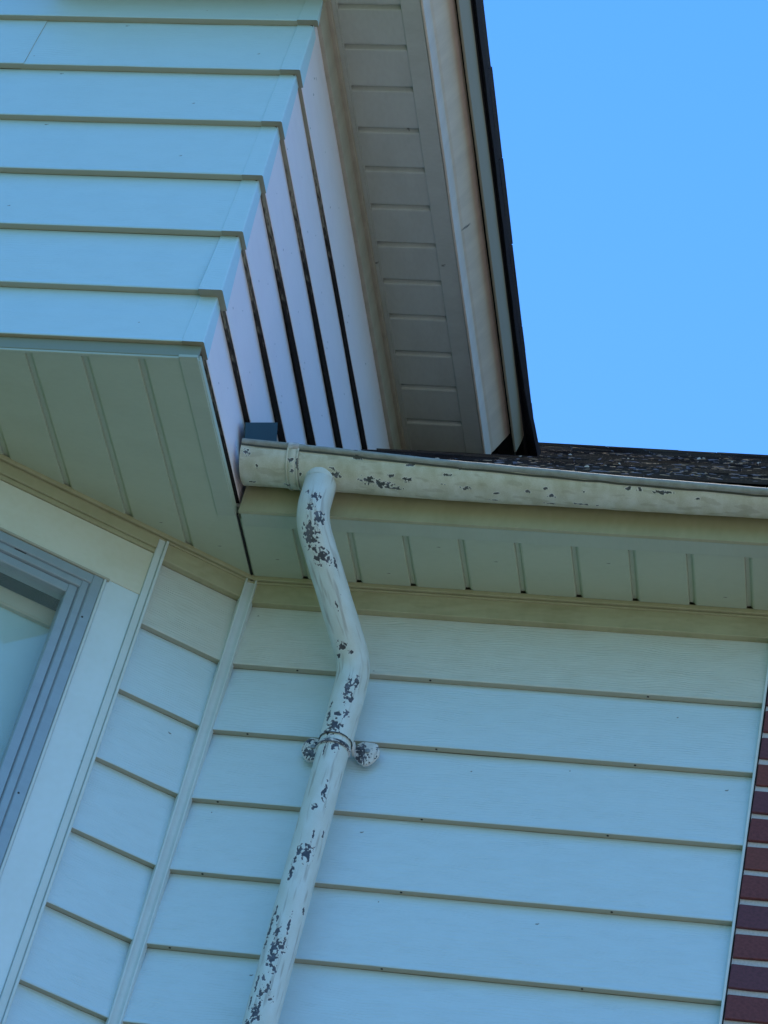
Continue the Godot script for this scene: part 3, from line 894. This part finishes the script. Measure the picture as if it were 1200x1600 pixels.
	put("roof_deck", done(st, M.dark), g)
	st = begin()
	sweep(st, PackedVector2Array([Vector2(0, -0.0), Vector2(2.2, -0.0), Vector2(2.2, 0.012), Vector2(0, 0.012)]), gb + gu * 2.2 + Vector3(0, 0, 1.02), Vector3(-1, -1, 0).normalized(), Vector3(-1, 1, 0).normalized(), Vector3.FORWARD, 4.6)
	put("left_slope", done(st, M.shingles[0]), g)
	# starter course: a thin dark strip along the eave that swings out into the valley at its foot
	st = begin()
	var edge := func(z: float, e: int) -> Vector3:
		var fl := pow(maxf(0.0, -0.55 - z), 2.0) * 0.13 + 0.0012 * sin(z * 23.0) + 0.0008 * sin(z * 61.0)
		var q: Vector3 = gb + Vector3(0, 0, z) - gu * (0.0155 + fl) if e < 2 else gb + Vector3(0, 0, z) + gu * 0.12
		return q + gn * (0.0135 if e % 2 == 0 else 0.0255)
	for k in 44:
		var za := 1.01 - 0.05 * k
		var zb := za - 0.05
		quad(st, edge.call(za, 0), edge.call(zb, 0), edge.call(zb, 1), edge.call(za, 1), -gu)
		quad(st, edge.call(za, 1), edge.call(zb, 1), edge.call(zb, 3), edge.call(za, 3), gn, Vector2(za * 4, 0), Vector2(zb * 4, 0), Vector2(zb * 4, .6), Vector2(za * 4, .6))
		quad(st, edge.call(za, 0), edge.call(zb, 0), edge.call(zb, 2), edge.call(za, 2), -gn, Vector2(za * 4, 0), Vector2(zb * 4, 0), Vector2(zb * 4, .6), Vector2(za * 4, .6))
	put("starter_course", done(st, M.shingles[2]), g)
	# shingles on the gable eave, each its own piece
	var gp := []
	for k in 6: gp.append(shingle_mesh(0.318, 0.22, [0.012, 0.013, 0.014][k % 3], M.shingles[[0, 2, 0][k % 3]], k, 0.0012))
	for c in 5:
		var zz := 1.0 - fmod(c * 0.15, 0.32)
		while zz > -1.35:
			# x of the piece runs towards -z
			var flare := 0.0
			var mid := zz - 0.16
			var bb := Basis(Vector3.FORWARD, gu, gn)
			var o := MeshInstance3D.new()
			o.name = "shingle"
			o.mesh = gp[rng.randi_range(0, 5)]
			g.add_child(o, true)
			o.transform = Transform3D(bb.rotated(gn, rng.randf_range(-.003, .003)), gb + gu * (0.14 * c - 0.012 - flare + rng.randf_range(-.0012, .0012)) + gn * (0.0265 + rng.randf_range(0, .002)) + Vector3(0, H, zz) - g.position)
			zz -= 0.321

func gutter() -> void:
	var t := thing("rain_gutter", "half-round rain gutter with peeling cream paint along the lower eave", "gutter", Vector3(1.0, 0.04, 0.315))
	var zc := 0.315
	var R := 0.0635
	var x0 := 0.0125
	var x1 := 2.4
	var nx := 60
	var na := 28
	var phx := [0.0, 0.53, 0.96, 1.28, 2.4]
	var phv := [0.0, 20.5, 36.0, 44.0, 46.0]
	var sec := func(x: float) -> Array:
		var ph := 0.0
		for i in 4:
			if x >= phx[i] and x <= phx[i + 1]: ph = lerpf(phv[i], phv[i + 1], smooth_lin((x - phx[i]) / (phx[i + 1] - phx[i])))
		var yc := 0.108 - 0.010 * clampf(x / 0.5, 0, 1) + 0.002 * clampf((x - 0.5) / 0.8, 0, 1)
		return [deg_to_rad(ph), yc]
	var point := func(x: float, a: float, rad: float) -> Vector3:
		var s: Array = sec.call(x)
		var A: float = PI - s[0] + PI * a
		return Vector3(x, s[1] + rad * sin(A), zc + rad * cos(A))
	var wob := noise(77, 2.2, 2)
	var st := begin(true)
	for i in nx:
		var xa := lerpf(x0, x1, float(i) / nx)
		var xb := lerpf(x0, x1, float(i + 1) / nx)
		for k in na:
			var a0 := float(k) / na
			var a1 := float(k + 1) / na
			var ra := R + 0.0012 * wob.get_noise_2d(xa * 3, a0 * 2)
			var p: Array = []
			for e in [[xa, a0], [xb, a0], [xb, a1], [xa, a1]]: p.append(point.call(e[0], e[1], R + 0.0012 * wob.get_noise_2d(e[0] * 3, e[1] * 2)))
			var cen := Vector3((xa + xb) / 2, sec.call(xa)[1], zc)
			quad(st, p[0], p[1], p[2], p[3], (p[0] + p[2]) / 2 - cen, Vector2(xa / 2.4, a0), Vector2(xb / 2.4, a0), Vector2(xb / 2.4, a1), Vector2(xa / 2.4, a1))
	var m := done(st, M.gutter)
	st = begin(true)
	for i in nx:
		var xa := lerpf(x0, x1, float(i) / nx)
		var xb := lerpf(x0, x1, float(i + 1) / nx)
		for k in na:
			var p: Array = []
			for e in [[xa, k], [xb, k], [xb, k + 1], [xa, k + 1]]: p.append(point.call(e[0], float(e[1]) / na, R - 0.0015))
			var cen := Vector3((xa + xb) / 2, sec.call(xa)[1], zc)
			quad(st, p[0], p[1], p[2], p[3], cen - (p[0] + p[2]) / 2)
	m = done(st, M.dark, m)
	put("trough", m, t)
	# rolled bead along the front lip
	st = begin(true)
	var rb := 0.0085
	for i in nx:
		for k in 12:
			var p: Array = []
			var us: Array = []
			for e in [[i, k], [i + 1, k], [i + 1, k + 1], [i, k + 1]]:
				var x := lerpf(x0, x1, float(e[0]) / nx)
				var c: Vector3 = point.call(x, 1.0, R - 0.002)
				var an: float = TAU * e[1] / 12.0
				var rr := rb + 0.0006 * wob.get_noise_2d(x * 9, 5.0)
				p.append(c + Vector3(0, sin(an) * rr, cos(an) * rr))
				us.append(Vector2(x / 2.4 + 0.31, 0.55 + 0.4 * e[1] / 12.0))
			var c0: Vector3 = point.call(lerpf(x0, x1, (i + 0.5) / nx), 1.0, R - 0.002)
			quad(st, p[0], p[1], p[2], p[3], (p[0] + p[2]) / 2 - c0, us[0], us[1], us[2], us[3])
	put("lip_bead", done(st, M.lip), t, "greyer rolled lip along the gutter front")
	# dark strip painting the shade and dirt in the crease under the rolled lip
	st = begin(true)
	for i in nx:
		var p: Array = []
		for e in [[i, 0.935], [i + 1, 0.935], [i + 1, 0.957], [i, 0.957]]: p.append(point.call(lerpf(x0, x1, float(e[0]) / nx), e[1] + 0.008 * wob.get_noise_2d(float(e[0]) * 0.5, 9.0), R + 0.0016))
		var cen := Vector3(p[0].x, sec.call(p[0].x)[1], zc)
		quad(st, p[0], p[1], p[2], p[3], p[0] - cen)
	put("lip_crease", done(st, M.crease), t)
	# end cap
	st = begin()
	var cc := Vector3(x0 - 0.001, sec.call(x0)[1], zc)
	for k in na:
		quad(st, cc, point.call(x0, float(k) / na, R + 0.0012), point.call(x0, float(k + 1) / na, R + 0.0012), cc, Vector3.LEFT, Vector2(.1, .2), Vector2(.12, .8), Vector2(.13, .8), Vector2(.1, .2))
	put("end_cap", done(st, M.gutter), t)
	# slip joint: a band with two raised ribs
	for e in [[0.128, 0.158, 0.0022], [0.128, 0.1325, 0.0038], [0.153, 0.158, 0.0038]]:
		st = begin(true)
		for k in na:
			var p: Array = []
			for q in [[e[0], k], [e[1], k], [e[1], k + 1], [e[0], k + 1]]: p.append(point.call(q[0], float(q[1]) / na * 1.03, R + e[2]))
			var cen: Vector3 = Vector3((e[0] + e[1]) / 2, sec.call(e[0])[1], zc)
			quad(st, p[0], p[1], p[2], p[3], (p[0] + p[2]) / 2 - cen, Vector2(e[0] / 2.4, float(k) / na), Vector2(e[1] / 2.4, float(k) / na), Vector2(e[1] / 2.4, float(k + 1) / na), Vector2(e[0] / 2.4, float(k + 1) / na))
			for sd in [[0, 3, -1.0], [1, 2, 1.0]]:
				var s0: Vector3 = p[sd[0]]
				var s1: Vector3 = p[sd[1]]
				quad(st, s0, s1, s1 + (cen - s1).normalized() * e[2] * Vector3(0, 1, 1), s0 + (cen - s0).normalized() * e[2] * Vector3(0, 1, 1), Vector3(sd[2], 0, 0))
		put("joint_band" if e[2] < 0.003 else "joint_rib", done(st, M.gutter), t)
	# the strap over the gutter that folds over the bead at the joint
	st = begin(true)
	var bc: Vector3 = point.call(0.143, 1.0, R - 0.002)
	sweep(st, circle2(0.0102, 14), bc - Vector3(0.013, 0, 0), Vector3.BACK, Vector3.UP, Vector3.RIGHT, 0.026)
	put("joint_clip", done(st, M.flaky), t)

func smooth_lin(t: float) -> float: return t

func tube(path: Array, rad: Callable, m: Material, s_off: float, s_total: float, sides := 32) -> ArrayMesh:
	var st := begin(true)
	var n := Vector3.BACK
	var rings := []
	var s := s_off
	for i in path.size():
		var t: Vector3 = (path[mini(i + 1, path.size() - 1)] - path[maxi(i - 1, 0)]).normalized()
		n = (n - t * n.dot(t)).normalized()
		var b := t.cross(n)
		if i > 0: s += (path[i] - path[i - 1]).length()
		var ring := []
		for k in sides + 1:
			var th := TAU * k / sides - PI
			ring.append([path[i] + (n * cos(th) + b * sin(th)) * rad.call(th, s), Vector2(float(k) / sides, s / s_total), path[i]])
		rings.append(ring)
	for i in rings.size() - 1:
		for k in sides:
			var a = rings[i][k]
			var b = rings[i][k + 1]
			var c = rings[i + 1][k + 1]
			var d = rings[i + 1][k]
			quad(st, a[0], b[0], c[0], d[0], (a[0] + c[0]) * 0.5 - (a[2] + c[2]) * 0.5, a[1], b[1], c[1], d[1])
	return done(st, m)

func densify(path: Array, step: float) -> Array:
	var out := [path[0]]
	for i in range(1, path.size()):
		var d: float = (path[i] - path[i - 1]).length()
		var n := maxi(1, int(ceil(d / step)))
		for k in range(1, n + 1): out.append(path[i - 1].lerp(path[i], float(k) / n))
	return out

func downspout() -> void:
	var t := thing("downspout", "white round downspout with flaking paint, bent from gutter back to wall", "downspout", Vector3(0.337, -H, 0.062))
	var path := rounded_path([Vector3(0.212, 0.085, 0.315), Vector3(0.212, -0.072, 0.315), Vector3(0.337, -0.305, 0.062), Vector3(0.337, -1.45, 0.062)], 0.11)
	path = densify(path, 0.02)
	var cut := 0
	for i in path.size():
		if path[i].y > -0.552: cut = i
	var bump := noise(9, 9.0, 2)
	var shape := func(base: float) -> Callable:
		return func(th: float, s: float) -> float:
			return base * (1.0 + 0.034 * pow(maxf(0.0, cos(2.5 * th + 0.9)), 10.0)) + 0.0008 * bump.get_noise_2d(th, s * 2.0)
	var s1 := 0.0
	for i in range(1, cut + 1): s1 += (path[i] - path[i - 1]).length()
	put("offset_bend", tube(path.slice(0, cut + 1), shape.call(0.0395), M.pipe, 0.0, 1.655), t, "bent upper length of the pipe")
	put("socket_rim", tube([path[cut] + Vector3(0, 0.0025, 0), path[cut] + Vector3(0, -0.0005, 0)], shape.call(0.0402), M.bead, 0.0, 0.1), t)
	put("straight_pipe", tube(path.slice(cut - 1), shape.call(0.0372), M.pipe, s1 - 0.02, 1.655), t, "straight lower length of the pipe")
	# the rest of the pipe down to the lawn, below the picture
	put("straight_pipe", tube(densify([Vector3(0.337, -1.45, 0.062), Vector3(0.337, -H + 0.05, 0.062)], 0.2), shape.call(0.0372), M.pipe, 0.0, 1.655), t)
	# outlet collar under the gutter
	put("outlet_collar", tube([Vector3(0.212, 0.066, 0.315), Vector3(0.212, 0.048, 0.315), Vector3(0.212, 0.040, 0.315)], func(_a, s): return 0.0425 if s < 0.02 else 0.0400, M.pipe, 0.0, 1.655), t)
	# bracket: half band round the pipe and two rounded ears on the wall
	var b := thing("pipe_bracket", "flaking metal wall bracket clasping the downspout with two rounded ears", "bracket", Vector3(0.337, -0.56, 0.0))
	var st := begin(true)
	var yb := -0.5630
	var prof := PackedVector2Array([Vector2(0, 0), Vector2(0.0028, 0.001), Vector2(0.0034, 0.006), Vector2(0.0028, 0.011), Vector2(0, 0.012)])
	for k in 24:
		for i in 4:
			var p: Array = []
			for e in [[k, i], [k + 1, i], [k + 1, i + 1], [k, i + 1]]:
				var th: float = -PI * 0.62 + PI * 1.24 * e[0] / 24.0
				var q: Vector2 = prof[e[1]]
				p.append(Vector3(0.337 + sin(th) * (0.0376 + q.x), yb + q.y, 0.062 + cos(th) * (0.0376 + q.x)))
			quad(st, p[0], p[1], p[2], p[3], (p[0] + p[2]) / 2 - Vector3(0.337, yb + 0.011, 0.062), Vector2(k * .04, i * .2), Vector2(k * .04 + .04, i * .2), Vector2(k * .04 + .04, i * .2 + .2), Vector2(k * .04, i * .2 + .2))
	put("band", done(st, M.flaky), b)
	for e in [[0.2725, -0.517, -0.35, 0.0], [0.4030, -0.516, 0.25, 0.45]]:
		st = begin(true)
		var pr := PackedVector2Array()
		for k in 18:
			var an := TAU * k / 18.0
			var rx: float = 0.0245 if cos(an) * (e[0] - 0.337) > 0 else 0.030
			pr.append(Vector2(cos(an) * rx * 1.12, sin(an) * 0.033 * (1.0 + 0.12 * sin(an * 3.0 + e[3]))))
		var U := Vector3(cos(e[2]), sin(e[2]) * 0.3, 0).normalized()
		var V := Vector3(-sin(e[2]) * 0.3, cos(e[2]), 0).normalized()
		sweep(st, pr, Vector3(e[0], e[1], 0.004), U, V, Vector3.BACK, 0.007)
		# domed outer face
		var pr2 := PackedVector2Array()
		for q in pr: pr2.append(q * 0.72)
		for k in 18:
			var q0 := pr[k]
			var q1 := pr[(k + 1) % 18]
			var base := Vector3(e[0], e[1], 0.0112)
			quad(st, base + U * q0.x + V * q0.y, base + U * q1.x + V * q1.y, base + U * q1.x * .72 + V * q1.y * .72 + Vector3(0, 0, .004), base + U * q0.x * .72 + V * q0.y * .72 + Vector3(0, 0, .004), Vector3.BACK, q0 * 12 + Vector2(.4 + e[3], .5), q1 * 12 + Vector2(.4 + e[3], .5), q1 * 9 + Vector2(.4 + e[3], .5), q0 * 9 + Vector2(.4 + e[3], .5))
			var top := base + Vector3(0, 0, .0045)
			quad(st, top, base + U * q0.x * .72 + V * q0.y * .72 + Vector3(0, 0, .004), base + U * q1.x * .72 + V * q1.y * .72 + Vector3(0, 0, .004), top, Vector3.BACK, Vector2(.4 + e[3], .5), q0 * 9 + Vector2(.4 + e[3], .5), q1 * 9 + Vector2(.4 + e[3], .5), Vector2(.4 + e[3], .5))
		var ear := put("ear", done(st, M.flaky), b)
		var s2 := begin(true)
		sweep(s2, circle2(0.006, 12), Vector3(e[0], e[1], 0.014), Vector3.RIGHT, Vector3.UP, Vector3.BACK, 0.0045)
		put("screw_head", done(s2, M.metal_dark), ear)
		st = begin(true)
		var dx: float = signf(e[0] - 0.337)
		sweep(st, rrect(0.004, e[1] - 0.012, 0.034, e[1] + 0.012, 0.002), Vector3(0.337 + dx * 0.030, 0, 0), Vector3.BACK, Vector3.UP, Vector3(dx, 0, 0), 0.006)
		put("arm", done(st, M.flaky), b)

func flashing() -> void:
	var t := thing("step_flashing", "small dark teal metal plate standing at the gutter end against the lavender wall", "flashing", Vector3(0.003, 0.2, 0.3))
	var st := begin()
	# a bent sheet lying along the roof slope on the side wall
	var a := Vector3(0.004, 0.1683, 0.3795)
	var b := Vector3(0.004, 0.3745, 0.1759)
	var down := Vector3(0, -0.055, -0.055)
	var u := (b - a)
	sweep(st, PackedVector2Array([Vector2(0, 0), Vector2(0.0025, 0), Vector2(0.0025, 0.088), Vector2(0, 0.088)]), a, Vector3.RIGHT, down.normalized(), u.normalized(), u.length())
	put("upright_flange", done(st, M.teal), t)
	st = begin()
	sweep(st, PackedVector2Array([Vector2(0, 0), Vector2(0.07, 0), Vector2(0.07, 0.002), Vector2(0, 0.002)]), a + down.normalized() * 0.086, Vector3.RIGHT, -down.normalized(), u.normalized(), u.length())
	put("roof_flange", done(st, M.teal), t)
